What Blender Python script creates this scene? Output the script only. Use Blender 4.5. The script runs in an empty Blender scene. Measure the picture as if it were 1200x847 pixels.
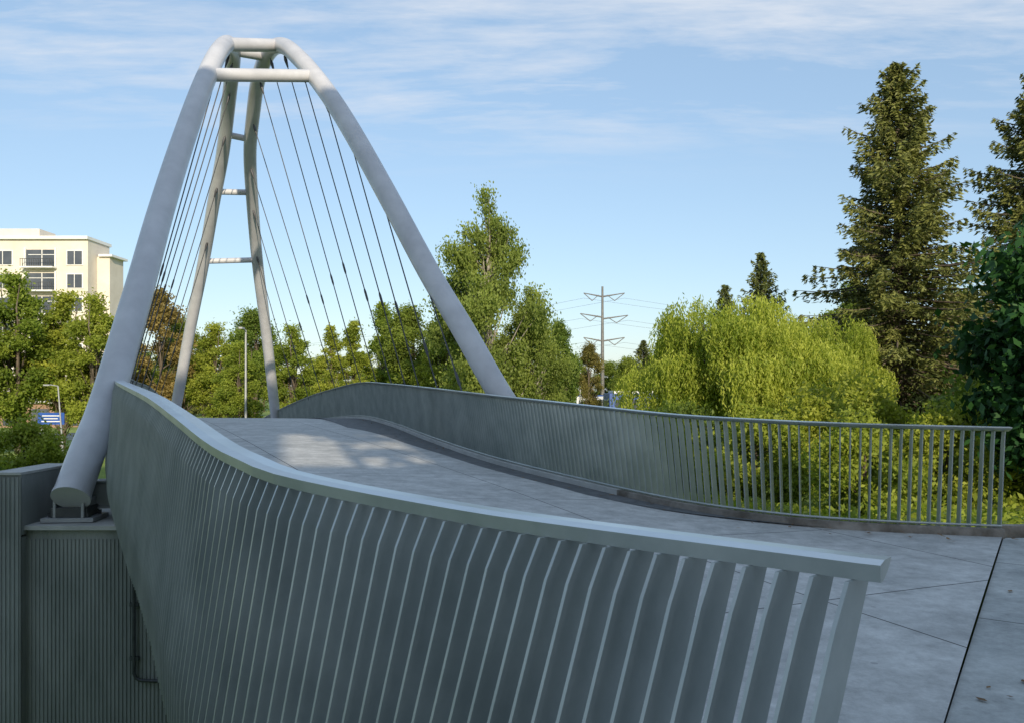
import bpy, math, random
import numpy as np
from mathutils import Vector
random.seed(7); RNG=np.random.default_rng(7)
S=bpy.context.scene
S.view_settings.view_transform='Standard'; S.view_settings.look='None'; S.view_settings.exposure=0
def P(px,py,d): return ((px-600)/1000*d, d, (455-py)/1000*d)

# ---------------- materials ----------------
def nt(name):
    m=bpy.data.materials.new(name); m.use_nodes=True
    t=m.node_tree; t.nodes.clear()
    o=t.nodes.new('ShaderNodeOutputMaterial')
    return m,t,o
def N(t,k,**kw):
    n=t.nodes.new(k)
    for a,b in kw.items():
        if a in n.inputs: n.inputs[a].default_value=b
        else: setattr(n,a,b)
    return n
def surf(name,c1,c2,rough=.6,metal=0,scale=3.0,bump=.1,bscale=40,coord='Object',stretch=None,detail=6):
    m,t,o=nt(name); L=t.links.new
    b=N(t,'ShaderNodeBsdfPrincipled',Roughness=rough,Metallic=metal)
    tc=N(t,'ShaderNodeTexCoord'); src=tc.outputs[coord]
    if stretch:
        mp=N(t,'ShaderNodeMapping'); mp.inputs['Scale'].default_value=stretch
        L(src,mp.inputs['Vector']); src=mp.outputs[0]
    n=N(t,'ShaderNodeTexNoise',Scale=scale,Detail=detail,Roughness=.62); L(src,n.inputs['Vector'])
    r=N(t,'ShaderNodeValToRGB'); r.color_ramp.elements[0].position=.35; r.color_ramp.elements[1].position=.66
    r.color_ramp.elements[0].color=(*c1,1); r.color_ramp.elements[1].color=(*c2,1)
    L(n.outputs['Fac'],r.inputs['Fac']); L(r.outputs[0],b.inputs['Base Color'])
    n2=N(t,'ShaderNodeTexNoise',Scale=bscale,Detail=3); L(src,n2.inputs['Vector'])
    bp=N(t,'ShaderNodeBump',Strength=bump,Distance=.02); L(n2.outputs['Fac'],bp.inputs['Height']); L(bp.outputs[0],b.inputs['Normal'])
    L(b.outputs[0],o.inputs[0])
    return m
def leafmat(name,dark,light,trans=.35,nscale=.5):
    m,t,o=nt(name); L=t.links.new
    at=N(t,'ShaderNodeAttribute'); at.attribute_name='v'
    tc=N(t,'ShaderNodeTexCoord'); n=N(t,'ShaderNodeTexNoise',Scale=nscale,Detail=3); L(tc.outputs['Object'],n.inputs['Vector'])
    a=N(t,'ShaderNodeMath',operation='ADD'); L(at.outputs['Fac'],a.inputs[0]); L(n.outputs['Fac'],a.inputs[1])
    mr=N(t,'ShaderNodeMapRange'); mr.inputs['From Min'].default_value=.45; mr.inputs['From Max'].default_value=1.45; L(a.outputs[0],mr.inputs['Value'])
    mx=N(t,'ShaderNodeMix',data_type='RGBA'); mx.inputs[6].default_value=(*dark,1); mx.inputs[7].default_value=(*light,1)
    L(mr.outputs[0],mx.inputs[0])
    oi=N(t,'ShaderNodeObjectInfo'); hs=N(t,'ShaderNodeHueSaturation'); 
    h1=N(t,'ShaderNodeMapRange'); h1.inputs['To Min'].default_value=.482; h1.inputs['To Max'].default_value=.515; L(oi.outputs['Random'],h1.inputs[0]); L(h1.outputs[0],hs.inputs['Hue'])
    h2=N(t,'ShaderNodeMapRange'); h2.inputs['To Min'].default_value=1.15; h2.inputs['To Max'].default_value=.85; L(oi.outputs['Random'],h2.inputs[0]); L(h2.outputs[0],hs.inputs['Value'])
    L(mx.outputs[2],hs.inputs['Color'])
    d=N(t,'ShaderNodeBsdfPrincipled',Roughness=.55); L(hs.outputs[0],d.inputs['Base Color'])
    d.inputs['Specular IOR Level'].default_value=.25
    tr=N(t,'ShaderNodeBsdfTranslucent'); 
    g=N(t,'ShaderNodeMix',data_type='RGBA',blend_type='MULTIPLY'); g.inputs[0].default_value=1; g.inputs[7].default_value=(1.3,1.35,.7,1); L(hs.outputs[0],g.inputs[6]); L(g.outputs[2],tr.inputs[0])
    ms=N(t,'ShaderNodeMixShader'); ms.inputs[0].default_value=trans; L(d.outputs[0],ms.inputs[1]); L(tr.outputs[0],ms.inputs[2]); L(ms.outputs[0],o.inputs[0])
    return m
def deckmat(name,c1,c2,ang,size,joint=.008):
    m=surf(name,c1,c2,rough=.75,scale=1.1,bump=.15,bscale=60)
    t=m.node_tree; L=t.links.new
    b=[n for n in t.nodes if n.type=='BSDF_PRINCIPLED'][0]; r=[n for n in t.nodes if n.type=='VALTORGB'][0]
    tc=[n for n in t.nodes if n.type=='TEX_COORD'][0]
    mp=N(t,'ShaderNodeMapping'); mp.inputs['Rotation'].default_value=(0,0,ang); L(tc.outputs['Object'],mp.inputs[0])
    sp=N(t,'ShaderNodeSeparateXYZ'); L(mp.outputs[0],sp.inputs[0])
    outs=[]
    for i in (0,1):
        a=N(t,'ShaderNodeMath',operation='PINGPONG'); a.inputs[1].default_value=size/2; L(sp.outputs[i],a.inputs[0])
        c=N(t,'ShaderNodeMath',operation='LESS_THAN'); c.inputs[1].default_value=joint; L(a.outputs[0],c.inputs[0]); outs.append(c)
    mxx=N(t,'ShaderNodeMath',operation='MAXIMUM'); L(outs[0].outputs[0],mxx.inputs[0]); L(outs[1].outputs[0],mxx.inputs[1])
    n3=N(t,'ShaderNodeTexNoise',Scale=4,Detail=12,Roughness=.82); L(tc.outputs['Object'],n3.inputs['Vector'])
    mr=N(t,'ShaderNodeMapRange'); mr.inputs['From Min'].default_value=.3; mr.inputs['From Max'].default_value=.7; mr.inputs['To Min'].default_value=.55; mr.inputs['To Max'].default_value=1.25; L(n3.outputs['Fac'],mr.inputs[0])
    ml=N(t,'ShaderNodeMix',data_type='RGBA',blend_type='MULTIPLY'); ml.inputs[0].default_value=1; L(r.outputs[0],ml.inputs[6]); L(mr.outputs[0],ml.inputs[7])
    vo=N(t,'ShaderNodeTexVoronoi',Scale=2.6); L(tc.outputs['Object'],vo.inputs['Vector'])
    lt=N(t,'ShaderNodeMath',operation='LESS_THAN'); lt.inputs[1].default_value=.06; L(vo.outputs['Distance'],lt.inputs[0])
    lm=N(t,'ShaderNodeMath',operation='MULTIPLY'); lm.inputs[1].default_value=.35; L(lt.outputs[0],lm.inputs[0])
    m2=N(t,'ShaderNodeMix',data_type='RGBA'); m2.inputs[7].default_value=(.12,.12,.12,1); L(lm.outputs[0],m2.inputs[0]); L(ml.outputs[2],m2.inputs[6])
    mx=N(t,'ShaderNodeMix',data_type='RGBA'); mx.inputs[7].default_value=(.06,.06,.06,1); L(mxx.outputs[0],mx.inputs[0]); L(m2.outputs[2],mx.inputs[6]); L(mx.outputs[2],b.inputs['Base Color'])
    return m
M_rib=surf('painted_steel_light',(.46,.46,.49),(.56,.56,.59),rough=.36,scale=1.5,bump=.02)
M_rail=surf('railing_steel',(.36,.395,.39),(.49,.52,.51),rough=.34,metal=.4,scale=2.2,bump=.03)
M_cap=surf('railing_cap_skylit',(.56,.60,.62),(.66,.70,.72),rough=.30,metal=.4,scale=3,bump=.03)  # sky reflection on the cap top painted in as a lighter tone
M_dark=surf('dark_steel',(.05,.055,.06),(.09,.095,.10),rough=.5,metal=.4)
M_cable=surf('cable_steel',(.04,.04,.045),(.09,.09,.10),rough=.5,metal=.3)
M_deck=deckmat('deck_concrete',(.42,.42,.41),(.55,.545,.53),math.radians(-25),2.4)
M_plaza=deckmat('plaza_concrete',(.35,.365,.36),(.47,.48,.465),math.radians(35),2.3)
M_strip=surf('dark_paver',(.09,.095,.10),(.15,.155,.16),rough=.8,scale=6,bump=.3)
M_conc=surf('concrete_light',(.36,.36,.35),(.48,.48,.46),rough=.85,scale=2,bump=.3)
M_kerbd=surf('rust_stained_kerb',(.12,.10,.08),(.32,.29,.26),rough=.85,scale=3,bump=.3)
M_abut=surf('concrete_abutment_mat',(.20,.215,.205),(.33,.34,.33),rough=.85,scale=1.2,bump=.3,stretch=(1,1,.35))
M_bark=surf('bark',(.06,.045,.03),(.16,.13,.10),rough=.9,scale=5,bump=.6,stretch=(1,1,.25))
M_birchbark=surf('birch_bark',(.16,.14,.11),(.36,.33,.29),rough=.8,scale=4,bump=.2)
M_grass=surf('grass',(.10,.16,.02),(.24,.31,.05),rough=.9,scale=.35,bump=.5,bscale=6)
M_road=surf('asphalt',(.12,.12,.12),(.18,.18,.175),rough=.9,scale=.5,bump=.1)
M_white=surf('white_paint',(.7,.7,.68),(.8,.8,.78),rough=.5)
M_cream=surf('cream_stucco',(.62,.56,.48),(.72,.66,.58),rough=.9,scale=.4,bump=.1)
M_glass=surf('window_glass',(.05,.06,.075),(.10,.11,.13),rough=.12,scale=.3,bump=0)
M_brick=surf('brown_brick',(.24,.15,.10),(.32,.21,.15),rough=.9,scale=2)
M_blue=surf('blue_paint',(.02,.07,.30),(.03,.10,.38),rough=.4)
M_rubber=surf('rubber',(.02,.02,.02),(.03,.03,.03),rough=.8)
M_galv=surf('galvanised',(.30,.31,.32),(.40,.41,.42),rough=.5,metal=.3)
M_pyl=surf('weathered_steel',(.12,.12,.12),(.18,.18,.18),rough=.6,metal=.2)
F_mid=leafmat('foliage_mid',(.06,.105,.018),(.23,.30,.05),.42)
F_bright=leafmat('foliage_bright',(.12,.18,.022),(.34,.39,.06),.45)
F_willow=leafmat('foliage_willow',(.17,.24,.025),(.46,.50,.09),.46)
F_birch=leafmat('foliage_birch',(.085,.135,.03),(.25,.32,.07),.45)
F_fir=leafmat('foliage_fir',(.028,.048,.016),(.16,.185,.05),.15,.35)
F_shaded=leafmat('foliage_shaded',(.012,.045,.014),(.045,.12,.028),.2)  # shade on the right-edge trees is put into this dark leaf colour
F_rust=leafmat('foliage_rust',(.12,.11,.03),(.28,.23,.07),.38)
F_fallen=leafmat('fallen_leaf',(.10,.05,.02),(.25,.15,.05),.1)

# ---------------- mesh builder ----------------
class MB:
    def __init__(s): s.v=[];s.f=[];s.m=[];s.sm=[]
    def add(s,v,f,m=0,sm=False):
        o=len(s.v); s.v+= [tuple(map(float,p)) for p in v]
        for q in f: s.f.append(tuple(i+o for i in q)); s.m.append(m); s.sm.append(sm)
    def box(s,c,sz,m=0,ang=0):
        c0,s0=math.cos(ang),math.sin(ang); vs=[]
        for z in (-.5,.5):
            for x,y in ((-.5,-.5),(.5,-.5),(.5,.5),(-.5,.5)):
                X=x*sz[0];Y=y*sz[1]; vs.append((c[0]+X*c0-Y*s0,c[1]+X*s0+Y*c0,c[2]+z*sz[2]))
        s.add(vs,[(3,2,1,0),(4,5,6,7),(0,1,5,4),(1,2,6,5),(2,3,7,6),(3,0,4,7)],m)
    def tube(s,pts,r,n=12,m=0,caps=True,sm=True):
        pts=np.array(pts,float); k=len(pts); rr=np.full(k,r) if np.isscalar(r) else np.array(r)
        T=np.gradient(pts,axis=0); T/=np.linalg.norm(T,axis=1)[:,None]+1e-9
        up=np.array([0,0,1.]) if abs(T[0,2])<.9 else np.array([1.,0,0])
        a=np.cross(T[0],up); a/=np.linalg.norm(a); vs=[]
        for i in range(k):
            a=a-T[i]*np.dot(a,T[i]); a/=np.linalg.norm(a); b=np.cross(T[i],a)
            for j in range(n):
                th=2*math.pi*j/n; vs.append(pts[i]+rr[i]*(math.cos(th)*a+math.sin(th)*b))
        fs=[(i*n+j,i*n+(j+1)%n,(i+1)*n+(j+1)%n,(i+1)*n+j) for i in range(k-1) for j in range(n)]
        s.add(vs,fs,m,sm)
        if caps:
            s.add(vs[:n],[tuple(range(n))[::-1]],m); s.add(vs[-n:],[tuple(range(n))],m)
    def mesh(s,name,mats):
        me=bpy.data.meshes.new(name); me.from_pydata(s.v,[],s.f)
        for m in mats: me.materials.append(m)
        me.polygons.foreach_set('material_index',s.m); me.polygons.foreach_set('use_smooth',s.sm); me.update(); return me
    def obj(s,name,mats,parent=None,bevel=0):
        o=bpy.data.objects.new(name,s.mesh(name,mats)); S.collection.objects.link(o)
        if parent: o.parent=parent
        if bevel:
            b=o.modifiers.new('bevel','BEVEL'); b.width=bevel; b.segments=2; b.limit_method='ANGLE'
        return o
def empty(name,loc=(0,0,0)):
    e=bpy.data.objects.new(name,None); e.location=loc; S.collection.objects.link(e); return e
def catmull(pts,n):
    p=np.array(pts,float); p=np.vstack([2*p[0]-p[1],p,2*p[-1]-p[-2]]); out=[]
    for i in range(1,len(p)-2):
        for t in np.linspace(0,1,24,endpoint=False):
            out.append(.5*((2*p[i])+(-p[i-1]+p[i+1])*t+(2*p[i-1]-5*p[i]+4*p[i+1]-p[i+2])*t*t+(-p[i-1]+3*p[i]-3*p[i+1]+p[i+2])*t**3))
    out.append(p[-2]); out=np.array(out)
    return resample(out,n)
def resample(out,n=None,step=None):
    d=np.r_[0,np.cumsum(np.linalg.norm(np.diff(out,axis=0),axis=1))]
    if step: n=int(d[-1]/step)
    t=np.linspace(0,d[-1],n)
    return np.stack([np.interp(t,d,out[:,k]) for k in range(3)],1)

# ---------------- bridge ----------------
bridge=empty('pedestrian_bridge')
Lt=[(.895,2.235,-1.65),(.26,2.64,-1.63),(-.245,3.07,-1.62),(-.94,3.6,-1.565),(-1.28,4.0,-1.51),(-1.56,4.45,-1.467),(-2.08,5.4,-1.384),(-2.66,6.5,-1.31),(-3.2,7.5,-1.25),(-4.86,10.7,-1.14),(-5.74,12.5,-1.10),(-7.4,16,-1.02),(-9.9,22,-.95),(-12.4,28,-.97),(-14.4,34,-1.2),(-16.6,41,-1.95),(-19.4,50,-3.0),(-22.5,60,-4.2)]
Rb=[(5.4,9.45,-1.62),(3.9,9.72,-1.59),(3.03,10.1,-1.56),(2.18,10.9,-1.52),(1.22,12.2,-1.43),(-.22,14.8,-1.30),(-1.6,18.5,-1.18),(-3.3,24,-1.06),(-4.8,28,-1.0),(-6.7,33,-1.2),(-8.4,36.5,-1.5),(-11,42,-2.1),(-14.5,50,-3.0),(-18.5,60,-4.2)]
Lc=catmull(Lt,400); Rc=catmull(Rb,400)
def normals(c,side):
    T=np.gradient(c,axis=0); T[:,2]=0; T/=np.linalg.norm(T,axis=1)[:,None]
    Nn=np.stack([T[:,1],-T[:,0],np.zeros(len(T))],1)*side
    return T,Nn
H=1.2
def cantL(y): return np.interp(y,[2.0,3.0,4.0,5.5],[.34,.24,.14,.09])
def cantR(y): return np.interp(y,[9.4,12,20],[.12,.20,.15])
TL,NL=normals(Lc,1); Lbase=Lc-NL*cantL(Lc[:,1])[:,None]
TR,NR=normals(Rc,-1); Rbase=Rc.copy()
def railing(base,side,name,drop,cf,step,depth,tl,tw):
    e=empty(name)
    c=resample(base,step=step); T,Nn=normals(c,side)
    mb=MB(); th=.0055
    for i in range(len(c)):
        b=c[i]; w=tw(b[1]); n=Nn[i]-T[i]*w; n/=np.linalg.norm(n); t=T[i]*th
        od=depth*(1+1.2*w)-.035
        lean=Nn[i]*cf(b[1]); rk=T[i]*tl(b[1])
        vs=[]
        levels=[(-drop,-od,.035,0),(0.05,-od,.035,.03),(H-.16,-od*.86,.030,.90),(H-.045,-min(.044+.15*w,od),.040,.98)]
        for (z,no,ni,k) in levels:
            q=b+lean*k+rk*(1-k)+np.array([0,0,z])
            vs+= [q+n*no-t,q+n*ni-t,q+n*ni+t,q+n*no+t]
        fs=[]
        for l in range(3):
            o=l*4
            for j in range(4): fs.append((o+j,o+(j+1)%4,o+4+(j+1)%4,o+4+j))
        fs+=[(3,2,1,0),(12,13,14,15)]
        mb.add(vs,fs)
    mb.obj('fins',[M_rail],e)
    c=resample(base,step=.2); T,Nn=normals(c,side); mb=MB()
    c=np.vstack([c[0]-T[0]*.055,c]); T=np.vstack([T[0],T]); Nn=np.vstack([Nn[0],Nn])
    prof=[(-.052,0.0),(-.050,-.044),(-.02,-.047),(.045,-.026),(.078,-.006),(.078,.002),(.0,.006)]
    vs=[]
    for i in range(len(c)):
        for a,z in prof: vs.append(c[i]+Nn[i]*(cf(c[i][1])+a)+np.array([0,0,H+z]))
    k=len(prof); dk={0,1,2,3}
    mb.v+=[tuple(map(float,p)) for p in vs]
    for i in range(len(c)-1):
        for j in range(k):
            mb.f.append((i*k+j,i*k+(j+1)%k,(i+1)*k+(j+1)%k,(i+1)*k+j)); mb.m.append(1 if j in dk else 0); mb.sm.append(False)
    mb.f.append(tuple(range(k))); mb.m.append(1); mb.sm.append(False)
    mb.f.append(tuple(range((len(c)-1)*k,len(c)*k))[::-1]); mb.m.append(1); mb.sm.append(False)
    mb.obj('cap_rail',[M_cap,M_rail],e)
    mb=MB(); q=c[1:]+Nn[1:]*.06+np.array([0,0,.11]); mb.tube(q,.014,8); mb.obj('lower_rail',[M_rail],e)
    return e
railing(Lbase,1,'bridge_railing',.26,cantL,.088,.125,lambda y:float(np.interp(y,[2.0,3.6],[.17,0])),lambda y:float(np.interp(y,[2.0,2.4,3.6],[.22,.20,0])))
railing(Rbase,-1,'bridge_railing.001',.10,cantR,.105,.11,lambda y:0.0,lambda y:0.0)

n=160; A=resample(Lbase+NL*.10,n); B=resample(Rbase+NR*.08,n); K=14
mb=MB(); vs=[]
for i in range(n):
    for j in range(K+1):
        u=j/K; p=A[i]*(1-u)+B[i]*u; p=p.copy(); p[2]+= .03*math.sin(math.pi*u); vs.append(p)
fs=[(i*(K+1)+j,i*(K+1)+j+1,(i+1)*(K+1)+j+1,(i+1)*(K+1)+j) for i in range(n-1) for j in range(K)]
mb.add(vs,fs,0,True)
for C,sgn in ((A,1),(B,-1)):
    vs=[];
    for i in range(n): vs+= [C[i],C[i]-np.array([0,0,.42])]
    mb.add(vs,[(2*i,2*i+1,2*i+3,2*i+2) for i in range(n-1)],1)
vs=[]
for i in range(n): vs+=[A[i]-np.array([0,0,.42]),B[i]-np.array([0,0,.42])]
mb.add(vs,[(2*i,2*i+1,2*i+3,2*i+2) for i in range(n-1)],1)
mb.obj('deck',[M_deck,M_conc],bridge)
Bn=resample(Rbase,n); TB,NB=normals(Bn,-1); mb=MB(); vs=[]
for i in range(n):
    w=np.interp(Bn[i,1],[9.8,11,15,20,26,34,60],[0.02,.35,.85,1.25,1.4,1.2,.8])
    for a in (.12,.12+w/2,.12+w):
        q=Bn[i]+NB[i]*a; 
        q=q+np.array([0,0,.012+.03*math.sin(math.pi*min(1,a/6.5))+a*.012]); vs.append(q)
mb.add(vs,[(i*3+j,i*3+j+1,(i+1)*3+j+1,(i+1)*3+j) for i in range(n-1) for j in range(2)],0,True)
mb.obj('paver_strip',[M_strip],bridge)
def kerb(C,Nn,off,w,h,nm,mats,split=0):
    mb=MB(); vs=[]
    for i in range(len(C)):
        for a,z in ((off,-.05),(off,h),(off+w,h),(off+w,-.05)): vs.append(C[i]+Nn[i]*a+np.array([0,0,z]))
    mb.v=[tuple(map(float,p)) for p in vs]
    for i in range(len(C)-1):
        for j in range(3): mb.f.append((i*4+j,i*4+j+1,(i+1)*4+j+1,(i+1)*4+j)); mb.m.append(1 if C[i][1]<split else 0); mb.sm.append(False)
    mb.f.append((0,1,2,3)); mb.m.append(0); mb.sm.append(False)
    mb.obj(nm,mats,bridge)
kerb(Bn,NB,.045,.10,.085,'kerb',[M_conc,M_kerbd],11.5)
An=resample(Lbase,n); TA,NA=normals(An,1); kerb(An,NA,.045,.09,.085,'kerb_b',[M_conc,M_conc])

# arch ribs
RL=[(84,580,12.05),(102,530,12.6),(125,470,13.45),(163,340,15.2),(188,250,17),(213,170,19),(238,100,21.3),(256,62,23.6),(268,52,26),(273,68,28.6),(268,120,31.2),(261,180,33.4),(250,240,35.3),(238,310,37.6),(223,385,39.7),(205,483,42)]
RR=[(642,548,17),(585,460,17.5),(542,385,18.2),(502,318,19.1),(452,225,20.4),(410,150,21.9),(380,104,23.2),(352,70,24.9),(331,54,26.8),(315,62,28.6),(303,92,30.2),(297,132,31.8),(293,180,33.6),(296,240,36),(302,310,38.6),(312,390,41.2),(323,488,44)]
rl=catmull([P(*q) for q in RL],140); rr=catmull([P(*q) for q in RR],140)
mb=MB(); mb.tube(rl,.25,28); d0=(rl[1]-rl[0]); d0/=np.linalg.norm(d0)
mb.tube([rl[0]-d0*.05,rl[0]+d0*.015],.262,28)
mb.obj('arch_rib_a',[M_rib],bridge)
mb=MB(); mb.tube(rr,.25,28); mb.obj('arch_rib_b',[M_rib],bridge)
mb=MB()
def atd(c,d): return c[np.argmin(np.abs(c[:,1]-d))]
for da,db,r in ((21.8,23.8,.17),(25.2,27.2,.2),(27.9,29.0,.16),(32.6,32.9,.12),(34.85,35.4,.12),(37.5,38.45,.12)):
    mb.tube([atd(rl,da),atd(rr,db)],r,20)
mb.obj('arch_crossbars',[M_rib],bridge)
mb=MB()
def hang(a,b,i):
    a=np.array(a);b=np.array(b); mb.tube([a,b],.017,6)
    d=(b-a); l=np.linalg.norm(d); d/=l
    mb.tube([a+d*.12,a+d*.25,a+d*.5],[.035,.055,.025],8)
    f=.60+.03*math.sin(i*2.1); mb.tube([a+d*l*f,a+d*(l*f+.08),a+d*(l*f+.30),a+d*(l*f+.38)],[.02,.032,.032,.02],8)
    mb.tube([b-d*.6,b-d*.5,b-d*.1],[.03,.05,.05],8)
def edge(C,d): return C[np.argmin(np.abs(C[:,1]-d))]+np.array([0,0,-.05])
Lo=Lbase-NL*.18; Ro=Rbase-NR*.18
for i,(da,db) in enumerate(((19.4,16.0),(20.6,17.8),(21.9,19.8),(23.2,21.6),(24.8,23.6),(26.6,25.8),(28.5,28.1),(30,30.6),(32,32.8),(34,35),(36,37.2),(38,39.3))):
    hang(atd(rr,da)-np.array([0,0,.2]),edge(Ro,db),i)
for i,(da,db) in enumerate(((16,13.8),(17.6,15.6),(19,17.4),(20.6,19.2),(22.4,21.2),(24.4,23.4),(26.4,25.6),(28.4,28),(30.4,30.4),(32.4,32.8),(34.4,35),(36.4,37.2))):
    hang(atd(rl,da)-np.array([0,0,.2]),edge(Lo,db),i)
mb.obj('hanger_cables',[M_cable],bridge)
mb=MB()
fx,fy,fz=P(82,598,12.2)
mb.box((fx,fy+.15,-1.86),(.72,.6,.06),1,.1); mb.box((fx,fy+.15,-1.76),(.5,.45,.14),0,.1)
mb.box((fx-.2,fy+.15,-1.7),(.04,.5,.26),1,.1); mb.box((fx+.2,fy+.15,-1.7),(.04,.5,.26),1,.1)
for k in (-.27,.27):
    for k2 in (-.18,.18): mb.tube([(fx+k,fy+.15+k2,-1.83),(fx+k,fy+.15+k2,-1.77)],.025,8)
mb.box((-5.95,12.75,-1.56),(1.0,.28,.34),1,.25)
mb.box((-5.95,12.75,-1.37),(1.05,.36,.03),1,.25); mb.box((-5.95,12.75,-1.745),(1.05,.36,.03),1,.25)
mb.obj('arch_bearing',[M_dark,M_galv],bridge,.005)
mb=MB(); q=resample(Lbase+NL*.4,160)-np.array([0,0,.55]); mb.tube(q,.16,10); q=resample(Rbase+NR*.4,160)-np.array([0,0,.55]); mb.tube(q,.16,10)
mb.obj('edge_beams',[M_rib],bridge)

# ---------------- abutment (fluted) ----------------
ab=empty('concrete_abutment')
mb=MB()
def fluted(x0,x1,y,z0,z1,m=0):
    w=.055; k=int((x1-x0)/w); vs=[]
    for i in range(k):
        a=x0+(x1-x0)*i/k; b=x0+(x1-x0)*(i+1)/k; d=(b-a)
        for xx,yy in ((a,0),(a+.45*d,0),(a+.55*d,.014),(a+.95*d,.014)): vs+=[(xx,y+yy,z0),(xx,y+yy,z1)]
    vs+=[(x1,y,z0),(x1,y,z1)]
    kk=len(vs)//2; mb.add(vs,[(2*i,2*i+2,2*i+3,2*i+1) for i in range(kk-1)],m)
yf=11.9
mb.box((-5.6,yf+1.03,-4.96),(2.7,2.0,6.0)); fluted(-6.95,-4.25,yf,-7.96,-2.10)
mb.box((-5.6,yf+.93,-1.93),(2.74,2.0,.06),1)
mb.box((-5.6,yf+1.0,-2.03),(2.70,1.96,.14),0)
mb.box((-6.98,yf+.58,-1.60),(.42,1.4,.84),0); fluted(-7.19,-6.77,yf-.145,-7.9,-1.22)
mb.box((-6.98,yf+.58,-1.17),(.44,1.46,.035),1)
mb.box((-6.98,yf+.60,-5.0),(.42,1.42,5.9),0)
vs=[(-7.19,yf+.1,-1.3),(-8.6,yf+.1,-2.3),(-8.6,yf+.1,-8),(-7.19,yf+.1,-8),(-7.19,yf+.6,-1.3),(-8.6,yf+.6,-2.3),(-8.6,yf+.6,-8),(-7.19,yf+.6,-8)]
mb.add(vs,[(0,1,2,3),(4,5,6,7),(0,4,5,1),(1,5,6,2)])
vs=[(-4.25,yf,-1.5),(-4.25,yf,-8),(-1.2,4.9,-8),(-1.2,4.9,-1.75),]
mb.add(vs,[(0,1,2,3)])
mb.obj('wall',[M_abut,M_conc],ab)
mb=MB()
mb.tube([(-5.25,yf-.05,-1.75),(-5.25,yf-.05,-3.95),(-5.22,yf-.05,-4.02),(-5.15,yf-.05,-4.05),(-4.6,yf-.05,-4.07)],.025,8)
for z in (-2.3,-3.0,-3.75): mb.box((-5.25,yf-.03,z),(.12,.05,.05))
mb.obj('conduit',[M_dark],ab)

# ---------------- plaza ----------------
mb=MB()
a=A[0]; b=B[0]
poly=[(a[0],a[1]),(b[0]+.0,b[1]-.02),(45,b[1]+.1),(45,-14),(-7,-14),(-7,1.6),(-.5,1.7)]
z=-1.634
mb.add([(x,y,z) for x,y in poly],[tuple(range(len(poly)))[::-1]])
mb.obj('plaza_pavement',[M_plaza])
mb=MB(); x0=b[0]
mb.box(((x0+45)/2,b[1]+.22,-1.60),(45-x0,.12,.14)); mb.obj('plaza_kerb',[M_kerbd])

# ---------------- ground ----------------
def sst(a,b,x): t=np.clip((x-a)/(b-a),0,1); return t*t*(3-2*t)
def hgt(x,y):
    q=x+.45*y
    right=-1.85-.06*np.clip(y-9.5,0,36)
    plat=-1.85
    w=sst(1.5,6.5,q)*(1-sst(24,34,y)*sst(13,7,q)*.6)
    low=-5.6+.9*sst(20,70,y)
    h=low*(1-w)+right*w
    k=1-sst(1.0,4.2,y); h=h*(1-k)+plat*k
    w2=sst(60,110,np.hypot(x,y)); far=-4.2-.7*sst(0,40,-x)
    h=h*(1-w2)+far*w2
    return h+.12*np.sin(x*.7+1)*np.sin(y*.53)*sst(12,20,y)
g=np.sinh(np.linspace(-5.2,5.2,170)); g=g/g.max()*1500
X,Y=np.meshgrid(g,g+12,indexing='ij'); Z=hgt(X,Y); k=len(g)
vs=np.stack([X,Y,Z],-1).reshape(-1,3)
mb=MB(); mb.v=[tuple(map(float,p)) for p in vs]
for i in range(k-1):
    for j in range(k-1): mb.f.append((i*k+j,(i+1)*k+j,(i+1)*k+j+1,i*k+j+1)); mb.m.append(0); mb.sm.append(True)
mb.obj('ground',[M_grass])
mb=MB(); mb.box((-45,84,-4.72),(60,9,.3)); mb.box((30,108,-4.02),(70,16,.3)); mb.obj('road',[M_road])
mb=MB()
for i in range(10): mb.box((-72+i*6,84,-4.564),(2.4,.15,.006))
mb.obj('road_markings',[M_white])
mb=MB(); mb.box((-45,79.3,-4.65),(60,.2,.45)); mb.obj('road_kerb',[M_conc])

# ---------------- foliage ----------------
def leafarrays(pos,dirs,ln,wd,rng):
    k=len(pos); r=rng.normal(size=(k,3)); 
    u=dirs/ (np.linalg.norm(dirs,axis=1)[:,None]+1e-9)
    v=np.cross(u,r); v/=np.linalg.norm(v,axis=1)[:,None]+1e-9
    ln=np.asarray(ln).reshape(-1,1)*np.ones((k,1)); wd=np.asarray(wd).reshape(-1,1)*np.ones((k,1))
    V=np.stack([pos-u*ln/2,pos+v*wd/2,pos+u*ln/2,pos-v*wd/2],1)
    return V.reshape(-1,3)
def treemesh(name,LV,val,mats,wood):
    nv=len(wood.v); k=len(LV)//4
    allv=np.vstack([np.array(wood.v).reshape(-1,3) if nv else np.zeros((0,3)),LV])
    me=bpy.data.meshes.new(name)
    me.vertices.add(len(allv)); me.vertices.foreach_set('co',allv.astype(np.float32).ravel())
    wl=[i for f in wood.f for i in f]; lens=[len(f) for f in wood.f]
    loops=np.concatenate([np.array(wl,dtype=np.int32),np.arange(4*k,dtype=np.int32)+nv])
    lt=np.concatenate([np.array(lens,dtype=np.int32),np.full(k,4,dtype=np.int32)])
    ls=np.r_[0,np.cumsum(lt)[:-1]].astype(np.int32)
    me.loops.add(len(loops)); me.loops.foreach_set('vertex_index',loops)
    me.polygons.add(len(lt)); me.polygons.foreach_set('loop_start',ls)
    try: me.polygons.foreach_set('loop_total',lt)
    except Exception: pass
    mi=np.r_[np.zeros(len(lens),dtype=np.int32),np.ones(k,dtype=np.int32)]; 
    for m in mats: me.materials.append(m)
    me.polygons.foreach_set('material_index',mi)
    me.update(calc_edges=True)
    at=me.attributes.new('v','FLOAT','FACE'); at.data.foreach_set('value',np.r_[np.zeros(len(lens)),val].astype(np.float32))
    return me
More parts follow.
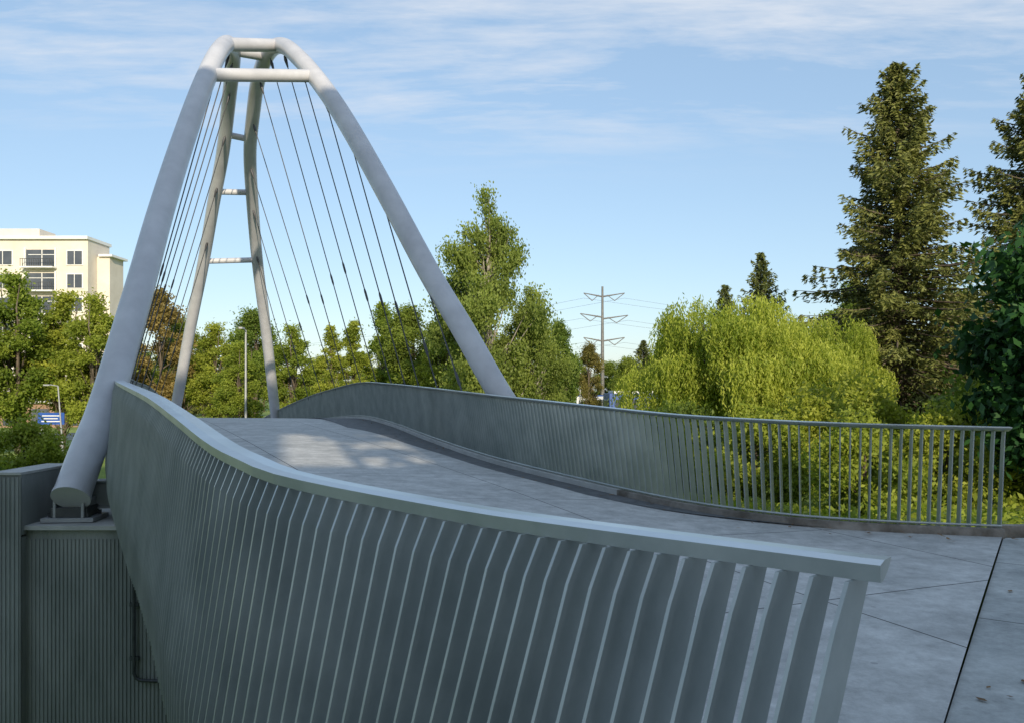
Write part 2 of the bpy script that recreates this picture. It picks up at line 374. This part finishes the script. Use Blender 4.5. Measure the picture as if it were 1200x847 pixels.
def broad(name,H,R,seed,nl,ls,fm,bark=M_bark,base=.22,ntr=1,lobes=34,top=1.0,hang=0,lr=(.2,.4)):
    rng=np.random.default_rng(seed); w=MB()
    hc=H*(base+1)/2; hz=H*(1-base)/2
    C=[];Rr=[]
    for i in range(lobes):
        d=rng.normal(size=3); d/=np.linalg.norm(d); rad=rng.uniform(.25,1)**.5
        if i<3: d=np.array([.15*(i-1),.1,1.]); d/=np.linalg.norm(d); rad=1.0-.13*i
        zz=d[2]*rad; taper=1-.35*max(0,zz)*top
        C.append((d[0]*rad*R*.8*taper,d[1]*rad*R*.8*taper,hc+zz*hz*.9)); Rr.append(R*rng.uniform(*lr)*(1-.25*max(0,zz)*(top>1.2)))
    C=np.array(C);Rr=np.array(Rr)
    r0=H*.014+.03
    for t in range(ntr):
        off=rng.normal(size=2)*.25*(ntr>1); 
        tp=np.array([(off[0]*s*2+rng.normal()*.05*H*.1*(s>0),off[1]*s*2+rng.normal()*.05*H*.1*(s>0),H*.92*s-.4*(s==0)) for s in np.linspace(0,1,8)])
        w.tube(tp,np.linspace(r0,.02,8),7,0,False)
    for i in range(lobes):
        z0=max(H*base*.7,C[i][2]-rng.uniform(.15,.3)*H); a=np.array([0,0,z0]); m_=(a+C[i])/2+np.array([0,0,-.03*H])
        w.tube([a,m_,C[i]],[r0*.32,r0*.16,.010],5,0,False)
    pr=Rr**2/np.sum(Rr**2); idx=rng.choice(lobes,nl,p=pr)
    d=rng.normal(size=(nl,3)); d/=np.linalg.norm(d,axis=1)[:,None]
    rad=rng.uniform(.1,1.2,nl)**.6*(1+rng.normal(size=nl)*.22)
    ph=rng.uniform(0,6,(lobes,3)); wob=1+.28*np.sin(5*d[:,0]+ph[idx,0])*np.sin(5*d[:,1]+ph[idx,1])+.18*np.sin(9*d[:,2]+ph[idx,2])
    sc=np.array([1,1,.8]); pos=C[idx]+d*(rad*wob*Rr[idx])[:,None]*sc
    if hang: pos[:,2]-=rng.uniform(0,hang,nl)*rng.uniform(0,1,nl)
    dirs=rng.normal(size=(nl,3)); dirs[:,2]-=.5+hang*1.2
    lobev=rng.uniform(-.2,.2,lobes)
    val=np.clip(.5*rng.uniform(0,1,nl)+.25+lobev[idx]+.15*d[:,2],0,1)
    s=ls*rng.uniform(.6,1.4,nl)
    return treemesh(name,leafarrays(pos,dirs,s,s*.55,rng),val,[bark,fm],w)
def conifer(name,H,R,seed,nb,per,fm,bl=.34):
    rng=np.random.default_rng(seed); w=MB()
    w.tube([(0,0,-.5),(0.05,0,H*.35),(0,.05,H*.7),(0,0,H*.99)],[H*.018,H*.013,H*.007,.015],8,0,False)
    PP=[];DD=[];VV=[];LL=[]
    ph=rng.uniform(0,6,4)
    for b in range(nb):
        t=.07+.925*(b/nb)**.92; z=t*H
        az=b*2.399+rng.normal()*.4
        prof=(1-t)**.86*min(1,.6+t*2.5)*1.06
        lump=1+.20*math.sin(az*2+ph[0]+t*9)+.14*math.sin(az*3+ph[1]-t*17)
        l=R*prof*rng.uniform(.45,1.2)*lump+.10
        up=np.interp(t,[0,.5,.9,1],[-.25,.05,.4,1.2]); 
        da=np.array([math.cos(az),math.sin(az),0]); dl=np.array([-da[1],da[0],0])
        s=np.linspace(0,1,5); pts=[np.array([0,0,z])+da*l*q+np.array([0,0,l*(up*q-.38*q**1.6*(1-t)+.16*q**4)]) for q in s]
        w.tube(pts,np.linspace(.03+.01*l,.008,5),4,0,False)
        k=max(8,int(per*(l/R+.1)))
        q=rng.uniform(.1,1,k)**.7
        ctr=np.array([0,0,z])+np.outer(q*l,da); ctr[:,2]+=l*(up*q-.38*q**1.6*(1-t)+.16*q**4)
        tw=np.round(q*9+rng.normal(size=k)*.15)/9
        lat=(rng.uniform(-1,1,k))*.27*l*(1.08-q)+rng.normal(size=k)*.05
        pos=ctr+np.outer(lat,dl)+np.outer((tw-q)*l*.5,da); pos[:,2]-=np.abs(lat)*.3+rng.uniform(0,1,k)**2*.45*min(1,l)
        dr=np.outer(np.ones(k),da)*.7+np.outer(np.sign(lat)*.6,dl)+rng.normal(size=(k,3))*.35; dr[:,2]-=.35
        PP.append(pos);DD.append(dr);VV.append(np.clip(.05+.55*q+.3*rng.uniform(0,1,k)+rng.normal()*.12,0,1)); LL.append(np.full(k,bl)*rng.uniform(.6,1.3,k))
    PP=np.vstack(PP);DD=np.vstack(DD);VV=np.concatenate(VV);LL=np.concatenate(LL)
    return treemesh(name,leafarrays(PP,DD,LL,LL*.3,rng),VV,[M_bark,fm],w)
def willow(name,H,R,seed,ns,fm):
    rng=np.random.default_rng(seed); w=MB()
    w.tube([(0,0,-.5),(.1,0,H*.25),(0,.1,H*.5)],[.4,.32,.2],9,0,False)
    nl=20; C=[];Rr=[]
    for i in range(nl):
        az=i*2.4+rng.normal()*.2; rad=R*.68*math.sqrt((i+.5)/nl); C.append((rad*math.cos(az),rad*math.sin(az),H*(.80-.30*(rad/(R*.66))**2+rng.uniform(-.09,.06)))); Rr.append(R*rng.uniform(.17,.32))
        w.tube([(0,0,H*.4),(C[-1][0]*.5,C[-1][1]*.5,H*.6),C[-1]],[.16,.1,.04],6,0,False)
    C=np.array(C);Rr=np.array(Rr); LV=rng.uniform(-.3,.25,nl); PP=[];DD=[];VV=[]
    for s in range(ns):
        i=rng.integers(nl); d=rng.normal(size=3); d[2]=abs(d[2])*.9; d/=np.linalg.norm(d)
        st=C[i]+d*Rr[i]*rng.uniform(.75,1.12)*np.array([1,1,.75])
        L=rng.uniform(.4,H*.36)*(1 if rng.random()<.8 else 1.5); k=int(L/.06)+5; q=np.linspace(0,1,k)
        out=np.array([st[0],st[1],0])/(np.hypot(st[0],st[1])+.01)
        pos=st+np.outer(.35*(1-np.exp(-q*4)),out)+np.outer(-q*L,[0,0,1]); pos+=rng.normal(size=(k,3))*.05
        pos[:,0]+=.12*np.sin(q*3+s)
        pos=pos[pos[:,2]>.2]; k=len(pos)
        if not k: continue
        dr=np.tile([0,0,-1.],(k,1))+rng.normal(size=(k,3))*.45
        PP.append(pos);DD.append(dr);VV.append(np.clip(rng.uniform(.15,.85)+LV[i]+rng.normal(size=k)*.12,0,1))
    PP=np.vstack(PP);DD=np.vstack(DD);VV=np.concatenate(VV)
    return treemesh(name,leafarrays(PP,DD,.17*rng.uniform(.7,1.3,len(PP)),.05,rng),VV,[M_bark,fm],w)
def place(me,name,loc,s=1,rz=0,sz=None,parent=None):
    o=bpy.data.objects.new(name,me); o.location=loc; o.scale=(s,s,sz or s); o.rotation_euler=(0,0,rz); S.collection.objects.link(o)
    if parent: o.parent=parent
    return o
def plc(me,name,px,top,d,H0,zb=None,ws=1,rz=0,parent=None):
    x,y,zt=P(px,top,d); 
    if zb is None: zb=float(hgt(np.array(x),np.array(y)))-.1
    sz=(zt-zb)/H0; s=sz*ws
    return place(me,name,(x,y,zb),s,rz,sz,parent)
fir=conifer('fir_mesh',18,5.6,3,470,300,F_fir,.27)
fir2=conifer('fir_mesh_b',18,5.4,11,300,130,F_fir,.42)
plc(fir,'fir_tree',1052,74,38,18.1,ws=1.08)
plc(fir,'fir_tree.001',1218,66,40,18.1,ws=1.0,rz=2)
plc(fir2,'spruce_tree',892,297,62,18,ws=.95)
plc(fir2,'spruce_tree.001',850,335,70,18,ws=1.1,rz=1)
wil=willow('willow_mesh',7.6,4.6,5,3400,F_willow)
plc(wil,'weeping_willow',868,343,34,7.2,ws=1.04)
plc(wil,'weeping_willow.001',952,368,36,7.2,ws=1.0,rz=2)
bir=broad('birch_mesh',14,3.9,23,72000,.14,F_birch,M_birchbark,base=.08,lobes=110,top=1.9,hang=1.3,lr=(.09,.21))
plc(bir,'birch_tree',572,226,46,13.2,ws=1.0)
plc(bir,'birch_tree.001',622,338,48,13.3,ws=1.05,rz=1.3)
tA=broad('tree_mesh_a',12,3.2,31,32000,.2,F_mid,lobes=46,lr=(.15,.33))
tB=broad('tree_mesh_b',12,3.0,32,30000,.2,F_bright,ntr=3,base=.08,lobes=46,lr=(.14,.3))
tC=broad('tree_mesh_c',11,2.6,33,18000,.2,F_rust,base=.15,lr=(.16,.34))
tD=broad('tree_mesh_d',12,2.0,34,24000,.2,F_bright,base=.05,lobes=36,top=1.8)
nn={}
def nm(b):
    k=nn.get(b,0); nn[b]=k+1; return b if k==0 else f'{b}.{k:03d}'
for px,top,d,me,ws,b in [(-25,330,60,tB,1,'maple_tree'),(22,318,62,tB,1.1,'maple_tree'),(72,340,64,tB,1.15,'maple_tree'),(114,343,62,tB,1,'maple_tree'),(150,395,70,tA,1,'maple_tree'),
    (188,338,66,tC,.9,'plum_tree'),(215,372,72,tA,1.0,'maple_tree'),(250,378,68,tB,1.1,'maple_tree'),(300,362,74,tA,1.1,'maple_tree'),(280,400,62,tB,1.1,'maple_tree'),(345,380,66,tB,1.1,'maple_tree'),
    (388,378,58,tD,1,'poplar_tree'),(415,372,60,tD,1,'poplar_tree'),(447,350,66,tD,1.1,'poplar_tree'),(485,358,62,tA,1.1,'maple_tree'),(515,375,56,tB,1,'maple_tree'),(540,345,60,tA,1,'maple_tree'),
    (655,375,56,tA,.8,'maple_tree'),(690,402,70,tC,.9,'plum_tree'),(735,418,75,tA,1.2,'maple_tree'),(795,372,72,tA,1.0,'maple_tree'),(770,425,60,tB,1.1,'maple_tree'),(1000,330,60,tA,1.0,'maple_tree'),(1130,340,48,tA,1.1,'maple_tree')]:
    plc(me,nm(b),px,top,d,12 if me is not tC else 11,ws=ws,rz=random.uniform(0,6))
dm=empty('distant_trees')
rg=random.Random(4)
for i in range(70):
    px=-150+i*22+rg.uniform(-12,12); d=rg.uniform(125,190); top=rg.uniform(398,432)
    plc([tA,tB,tA,fir2][rg.randrange(4)] if rg.random()<.9 else tC,'tree',px,top,d,14,ws=rg.uniform(1.2,1.8),rz=rg.uniform(0,6),parent=dm,zb=-5)
shr=broad('shrub_mesh',2.4,1.5,41,15000,.11,F_bright,base=0,lobes=22,top=.3)
shd=broad('shrub_mesh_d',2.4,1.5,42,15000,.12,F_mid,base=0,lobes=22,top=.3)
for x,y,s,me in [(6.2,15,.75,shr),(8.4,16.5,.8,shr),(10.6,18,1,shr),(5,17.5,.8,shr),(7.2,20,1,shr),(12.5,22,1.2,shr),(9.6,24,1.2,shr),(3.2,19,.8,shr),(3.4,24,.9,shd),(5.4,27,1.1,shd),(14,17,1,shd),(15,26,1.8,shd),(11,14.5,.7,shr),(18,30,2,shd),
    (-13.5,19,1.0,shd),(-15,23,1.1,shr),(-18,27,1.3,shd),(-11.0,17,1.1,shd),(-21,32,1.4,shr),(-17,20,1.1,shd),(-24,36,1.4,shd),(-24,42,1.5,shr),(-12.5,16,1.0,shr),(-10,14.5,.9,shd)]:
    place(me,nm('shrub'),(x,y,float(hgt(np.array(x),np.array(y)))-.2),s,random.uniform(0,6))
dk=broad('shaded_tree_mesh',5.5,2.2,51,30000,.2,F_shaded,base=.03,lobes=40,top=.4)
place(dk,'laurel_tree',(10.2,15,-2.2),.96,0)
place(dk,'laurel_tree.001',(12.8,16.5,-2.2),1.15,2)
place(dk,'laurel_tree.002',(14.8,22,-2.6),1.1,4)
def cover(name,cx,cy,rx,ry,k,fm,sz,seed):
    rng=np.random.default_rng(seed); x=cx+rng.uniform(-rx,rx,k); y=cy+rng.uniform(-ry,ry,k); keep=~((np.abs(x+.45*y-3.2)<4.2))
    x=x[keep];y=y[keep]
    k=len(x); z=hgt(x,y)+rng.uniform(0,.3,k)*(.5+.5*np.sin(x*1.3)*np.sin(y*1.1))+.03
    dr=rng.normal(size=(k,3)); dr[:,2]=np.abs(dr[:,2])
    s=sz*rng.uniform(.6,1.4,k); me=treemesh(name,leafarrays(np.stack([x,y,z],1),dr,s,s*.5,rng),rng.uniform(0,1,k)*.8,[M_bark,fm],MB()); place(me,name,(0,0,0))
cover('ground_cover',12,21,12,11,42000,F_bright,.13,61)
cover('ground_cover.001',-20,24,11,14,26000,F_mid,.16,62)
rng=np.random.default_rng(9); k=230
i=rng.integers(0,60,k); pos=Bn[i]+NB[i]*(.2+rng.exponential(.3,k))[:,None]; pos[:,2]+=.03
p2=np.stack([rng.uniform(1.5,5.5,60),rng.uniform(3.2,8.5,60),np.full(60,-1.622)],1); pos=np.vstack([pos,p2]); k=len(pos)
dr=rng.normal(size=(k,3)); dr[:,2]*=.08
u=dr/np.linalg.norm(dr,axis=1)[:,None]; v=np.cross(u,[0,0,1.]); s=rng.uniform(.02,.045,(k,1))
V=np.stack([pos-u*s,pos+v*s*.5,pos+u*s,pos-v*s*.5],1).reshape(-1,3)
place(treemesh('fallen_leaves',V,rng.uniform(0,1,k),[M_bark,F_fallen],MB()),'fallen_leaves',(0,0,0))

# ---------------- distant building ----------------
b=empty('apartment_building',(0,0,0))
D=112.; mb=MB(); k=D/1000
def X(px): return (px-600)*k
zt=(455-281)*k; z0=-5
mb.box(((X(-90)+X(103))/2,D+3,(zt+z0)/2),(X(103)-X(-90),6,zt-z0),0)
z2=(455-298)*k; mb.box(((X(103)+X(118))/2+.01,D+4.5,(z2+z0)/2),(X(118)-X(103),4,z2-z0),0)
mb.box(((X(-90)+X(104.5))/2,D+2.9,zt+.2),(X(104.5)-X(-90),6.8,.4),1)
mb.box(((X(103)+X(119))/2+.4,D+4.4,z2+.15),(X(119)-X(103),4.8,.3),1)
mb.box((X(10),D+3,zt+1.0),(7,4,1.2),0)
mb.obj('walls',[M_cream,M_white],b)
mb=MB()
fl=(zt-z0)/8.
for i in range(8):
    zc=zt-2.4-i*fl
    for cx,w in ((4,2.3),(-30,2.3),(88,1.9),(-60,2.3)):
        mb.box((X(cx),D-.04,zc),(w+.3,.14,2.0),1); mb.box((X(cx),D-.09,zc),(w,.14,1.75),0); mb.box((X(cx),D-.14,zc),(.08,.14,1.75),1)
    mb.box((X(48),D-.03,zc-.1),(3.8,.1,2.3),0); mb.box((X(48),D-.6,zc-1.35),(4.3,1.3,.18),1)
    for a in (-2.0,2.0): mb.box((X(48)+a,D-.1,zc),(.22,.3,2.6),1)
    for j in range(15): mb.box((X(48)-2.05+j*.293,D-1.2,zc-.8),(.05,.05,1.0),2)
    mb.box((X(48),D-1.2,zc-.28),(4.2,.07,.07),2)
    mb.box((X(48)+.2,D-.1,zc-.1),(.1,.1,2.3),1); mb.box((X(48)+.2,D-.1,zc+.4),(3.6,.1,.08),1)
    mb.box((X(6.5)+.0,D-.02,zc-1.55),(X(103)-X(-90)-.5,.06,.08),1) if False else None
mb.obj('windows_and_balconies',[M_glass,M_white,M_dark],b)
mb=MB(); mb.box((X(20),D-2.2,-3.4),(22,4,3.2),0); mb.box((X(20),D-2.4,-1.7),(22.6,4.6,.25),1)
for j in range(6): mb.box((X(20)-9+j*3.6,D-4.24,-3.6),(2.2,.1,2.1),2)
mb.obj('ground_floor_shops',[M_brick,M_white,M_glass],b)

# unseen blocker in building form, added behind the viewer to shade the bridge end
b2=empty('apartment_building.001'); mb=MB()
SA=math.radians(15); Lx,Ly=-math.sin(SA),math.cos(SA); EL=math.radians(20)
def SC(s,c): return (c*Ly+s*Lx, -c*Lx+s*Ly)
def blk(s0,s1,c0,c1,z0,z1,m=0):
    x,y=SC((s0+s1)/2,(c0+c1)/2); mb.box((x,y,(z0+z1)/2),(c1-c0,s1-s0,z1-z0),m,SA)
ZT=22.6
blk(-23,-18,-16,.0,-2,ZT); blk(-23,-18,2.4,8.6,-2,ZT); blk(-23,-18,.0,2.4,-2,10.2); blk(-23,-18,.0,2.4,14.6,ZT)  # opening left in the blocker to throw a sun patch on the deck
blk(-23.3,-17.7,-16.3,8.9,ZT,ZT+.3,1)
for i in range(7):
    for j in range(9):
        c=-14.5+j*2.6
        if -.9<c<3.3: continue
        if c>8: continue
        blk(-17.99,-17.9,c-.6,c+.6,-.5+i*3,1.1+i*3,2)
mb.obj('walls',[M_cream,M_white,M_glass],b2)
tE=broad('dapple_tree_mesh',12,2.6,77,1500,.3,F_mid,base=.35,lobes=16,lr=(.10,.20))  # unseen tree, added to dapple the sun patch on the deck
x,y=SC(-9,1.2); place(tE,'dapple_tree',(x,y,-1.7),1.0,.5)

# ---------------- transmission tower + wires ----------------
tw=empty('transmission_tower'); mb=MB(); d=150; k=d/1000
cx=(706-600)*k; zb=-4.5; ztp=(455-336)*k
mb.tube([(cx,d,zb),(cx,d,ztp)],[.40,.18],10)
arms=[(346,-22,0),(346,0,26),(370,-26,0),(372,0,30),(398,0,26),(398,-22,0)]
tips=[]
for y,a,bb in arms:
    z=(455-y)*k; o=(a+bb)*k
    mb.tube([(cx,d,z-.3),(cx+o,d,z+.35)],[.16,.08],6); tips.append((cx+o,d,z+.35))
    mb.tube([(cx+o,d,z+.35),(cx+o*.55,d,z-1.0)],.08,6); mb.tube([(cx+o*.2,d,z),(cx+o*.55,d,z-1.0)],.07,6)
mb.obj('pole_and_arms',[M_pyl],tw)
mb=MB()
for t in tips:
    for ex,ey in ((170,190),(-160,330)):
        pts=[]
        for s in np.linspace(0,1,16):
            pts.append((t[0]+(ex-t[0])*s,t[1]+(ey-t[1])*s,t[2]-.9-14*4*s*(1-s)*.35))
        mb.tube(pts,.018,4,0,False)
mb.obj('wires',[M_pyl],tw)
mb=MB(); x,y,z=P(288,387,60); mb.tube([(x,y,-5.2),(x,y,z)],[.10,.07],8); mb.tube([(x,y,z-.1),(x+.1,y-.9,z+.05)],.05,6); mb.box((x+.1,y-1.2,z+.05),(.25,.6,.12)); mb.obj('street_lamp',[M_galv])
mb=MB(); x,y,z=P(68,452,50); mb.tube([(x+.4,y,-5.1),(x,y,z)],[.06,.04],8); mb.tube([(x,y,z),(x-.5,y,z+.08)],.03,6); mb.box((x-.65,y,z+.06),(.35,.16,.08)); mb.obj('street_lamp.001',[M_galv])
mb=MB(); x,y,z=P(680,425,95); mb.tube([(x,y,-4.2),(x,y,z)],[.10,.07],8); mb.box((x,y-.3,z),(.3,.8,.15)); mb.obj('street_lamp.002',[M_galv])
sg=empty('street_sign'); mb=MB(); x,y,_=P(60,490,52)
mb.box((x,y,-1.82),(1.6,.06,.72),0); 
for zz,w in ((-1.65,1.05),(-1.82,.85),(-1.99,1.15)): mb.box((x+.0,y-.04,zz),(w,.03,.06),1)
for a in (-.6,.6): mb.tube([(x+a,y+.06,-5.1),(x+a,y+.06,-1.45)],.035,6,2)
mb.obj('panel',[M_blue,M_white,M_galv],sg)
def bus(name,x,y,z,L,ang,body,band):
    e=empty(name); mb=MB(); c,s=math.cos(ang),math.sin(ang)
    def W(a,b): return (x+a*c-b*s,y+a*s+b*c)
    def bx(a,b_,zc,sz,m): p=W(a,b_); mb.box((p[0],p[1],z+zc),sz,m,ang)
    bx(0,0,1.65,(L,2.5,2.5),0); bx(0,0,2.98,(L-.6,2.2,.16),1)
    for sd in (-1,1):
        kx=int(L/1.5)
        for i in range(kx): bx(-L/2+.8+i*(L-1.2)/kx+.3,sd*1.252,2.05,((L-1.2)/kx-.12,.03,.95),2)
        bx(0,sd*1.256,1.15,(L-.2,.03,.25),1)
        for a in (-L*.3,L*.28):
            p=W(a,sd*1.05); q=W(a,sd*1.3); mb.tube([(p[0],p[1],z+.5),(q[0],q[1],z+.5)],.5,16,3)
            q2=W(a,sd*1.31); mb.tube([(q[0],q[1],z+.5),(q2[0],q2[1],z+.5)],.28,12,1)
    bx(L/2+.01,0,1.95,(.03,2.1,1.3),2); bx(-L/2-.01,0,2.1,(.03,1.9,.8),2)
    mb.obj('body',[body,band,M_glass,M_rubber],e,.03)
bus('bus',(750-600)*.054,54,-3.2,4.3,.05,M_blue,M_white)
bus('bus.001',(694-600)*.106,107,-3.87,4.6,1.2,M_white,M_blue)

# ---------------- light / sky ----------------
sun=bpy.data.lights.new('sun','SUN'); sun.energy=5.0; sun.angle=math.radians(.55); sun.color=(1,.87,.66)
so=bpy.data.objects.new('sun',sun); S.collection.objects.link(so)
tr=Vector((Lx*math.cos(EL),Ly*math.cos(EL),-math.sin(EL))); so.rotation_euler=tr.to_track_quat('-Z','Y').to_euler()
W=bpy.data.worlds.new('World'); S.world=W; W.use_nodes=True; t=W.node_tree; t.nodes.clear(); L=t.links.new
o=N(t,'ShaderNodeOutputWorld'); bg=N(t,'ShaderNodeBackground',Strength=.15)
sk=N(t,'ShaderNodeTexSky'); sk.sky_type='NISHITA'; sk.sun_disc=False; sk.sun_elevation=EL; sk.sun_rotation=math.radians(165); sk.air_density=1.0; sk.dust_density=.6; sk.ozone_density=1.6
hz=N(t,'ShaderNodeMix',data_type='RGBA'); hz.inputs[0].default_value=.5; hz.inputs[7].default_value=(2.3,3.5,5.0,1); L(sk.outputs[0],hz.inputs[6])
gm=N(t,'ShaderNodeMix',data_type='RGBA',blend_type='MULTIPLY'); gm.inputs[0].default_value=1; gm.inputs[7].default_value=(1.2,1.16,1.13,1); L(hz.outputs[2],gm.inputs[6])
tc=N(t,'ShaderNodeTexCoord'); sp=N(t,'ShaderNodeSeparateXYZ'); L(tc.outputs['Generated'],sp.inputs[0])
zz=N(t,'ShaderNodeMath',operation='ADD'); zz.inputs[1].default_value=.08; L(sp.outputs[2],zz.inputs[0])
zm=N(t,'ShaderNodeMath',operation='MAXIMUM'); zm.inputs[1].default_value=.03; L(zz.outputs[0],zm.inputs[0])
dx=N(t,'ShaderNodeMath',operation='DIVIDE'); L(sp.outputs[0],dx.inputs[0]); L(zm.outputs[0],dx.inputs[1])
dy=N(t,'ShaderNodeMath',operation='DIVIDE'); L(sp.outputs[1],dy.inputs[0]); L(zm.outputs[0],dy.inputs[1])
cb=N(t,'ShaderNodeCombineXYZ'); L(dx.outputs[0],cb.inputs[0]); L(dy.outputs[0],cb.inputs[1])
mp=N(t,'ShaderNodeMapping'); mp.inputs['Scale'].default_value=(.6,1.7,1); mp.inputs['Rotation'].default_value=(0,0,math.radians(14)); mp.inputs['Location'].default_value=(3.1,.7,0); L(cb.outputs[0],mp.inputs[0])
n1=N(t,'ShaderNodeTexNoise',Scale=1.2,Detail=10,Roughness=.6,Distortion=.4); L(mp.outputs[0],n1.inputs['Vector'])
n2=N(t,'ShaderNodeTexNoise',Scale=6,Detail=7,Roughness=.62,Distortion=.3); L(mp.outputs[0],n2.inputs['Vector'])
am=N(t,'ShaderNodeMath',operation='MULTIPLY_ADD'); am.inputs[1].default_value=.4; L(n2.outputs['Fac'],am.inputs[0]); L(n1.outputs['Fac'],am.inputs[2])
r=N(t,'ShaderNodeValToRGB'); r.color_ramp.elements[0].position=.67; r.color_ramp.elements[1].position=.92; L(am.outputs[0],r.inputs[0])
mk=N(t,'ShaderNodeMapRange',interpolation_type='SMOOTHSTEP'); mk.inputs['From Min'].default_value=.22; mk.inputs['From Max'].default_value=.34; mk.inputs['To Max'].default_value=.85; L(sp.outputs[2],mk.inputs[0])
mu=N(t,'ShaderNodeMath',operation='MULTIPLY'); L(r.outputs[0],mu.inputs[0]); L(mk.outputs[0],mu.inputs[1])
mx=N(t,'ShaderNodeMix',data_type='RGBA'); mx.inputs[7].default_value=(5.2,5.5,6.0,1); L(mu.outputs[0],mx.inputs[0]); L(gm.outputs[2],mx.inputs[6])
L(mx.outputs[2],bg.inputs[0]); L(bg.outputs[0],o.inputs[0])

cam=bpy.data.cameras.new('camera'); co=bpy.data.objects.new('camera',cam); S.collection.objects.link(co); S.camera=co
cam.lens=30; cam.sensor_width=36; cam.shift_y=31.5/1200; cam.clip_start=.05; cam.clip_end=4000
co.location=(0,0,0); co.rotation_euler=(math.radians(90),0,0)
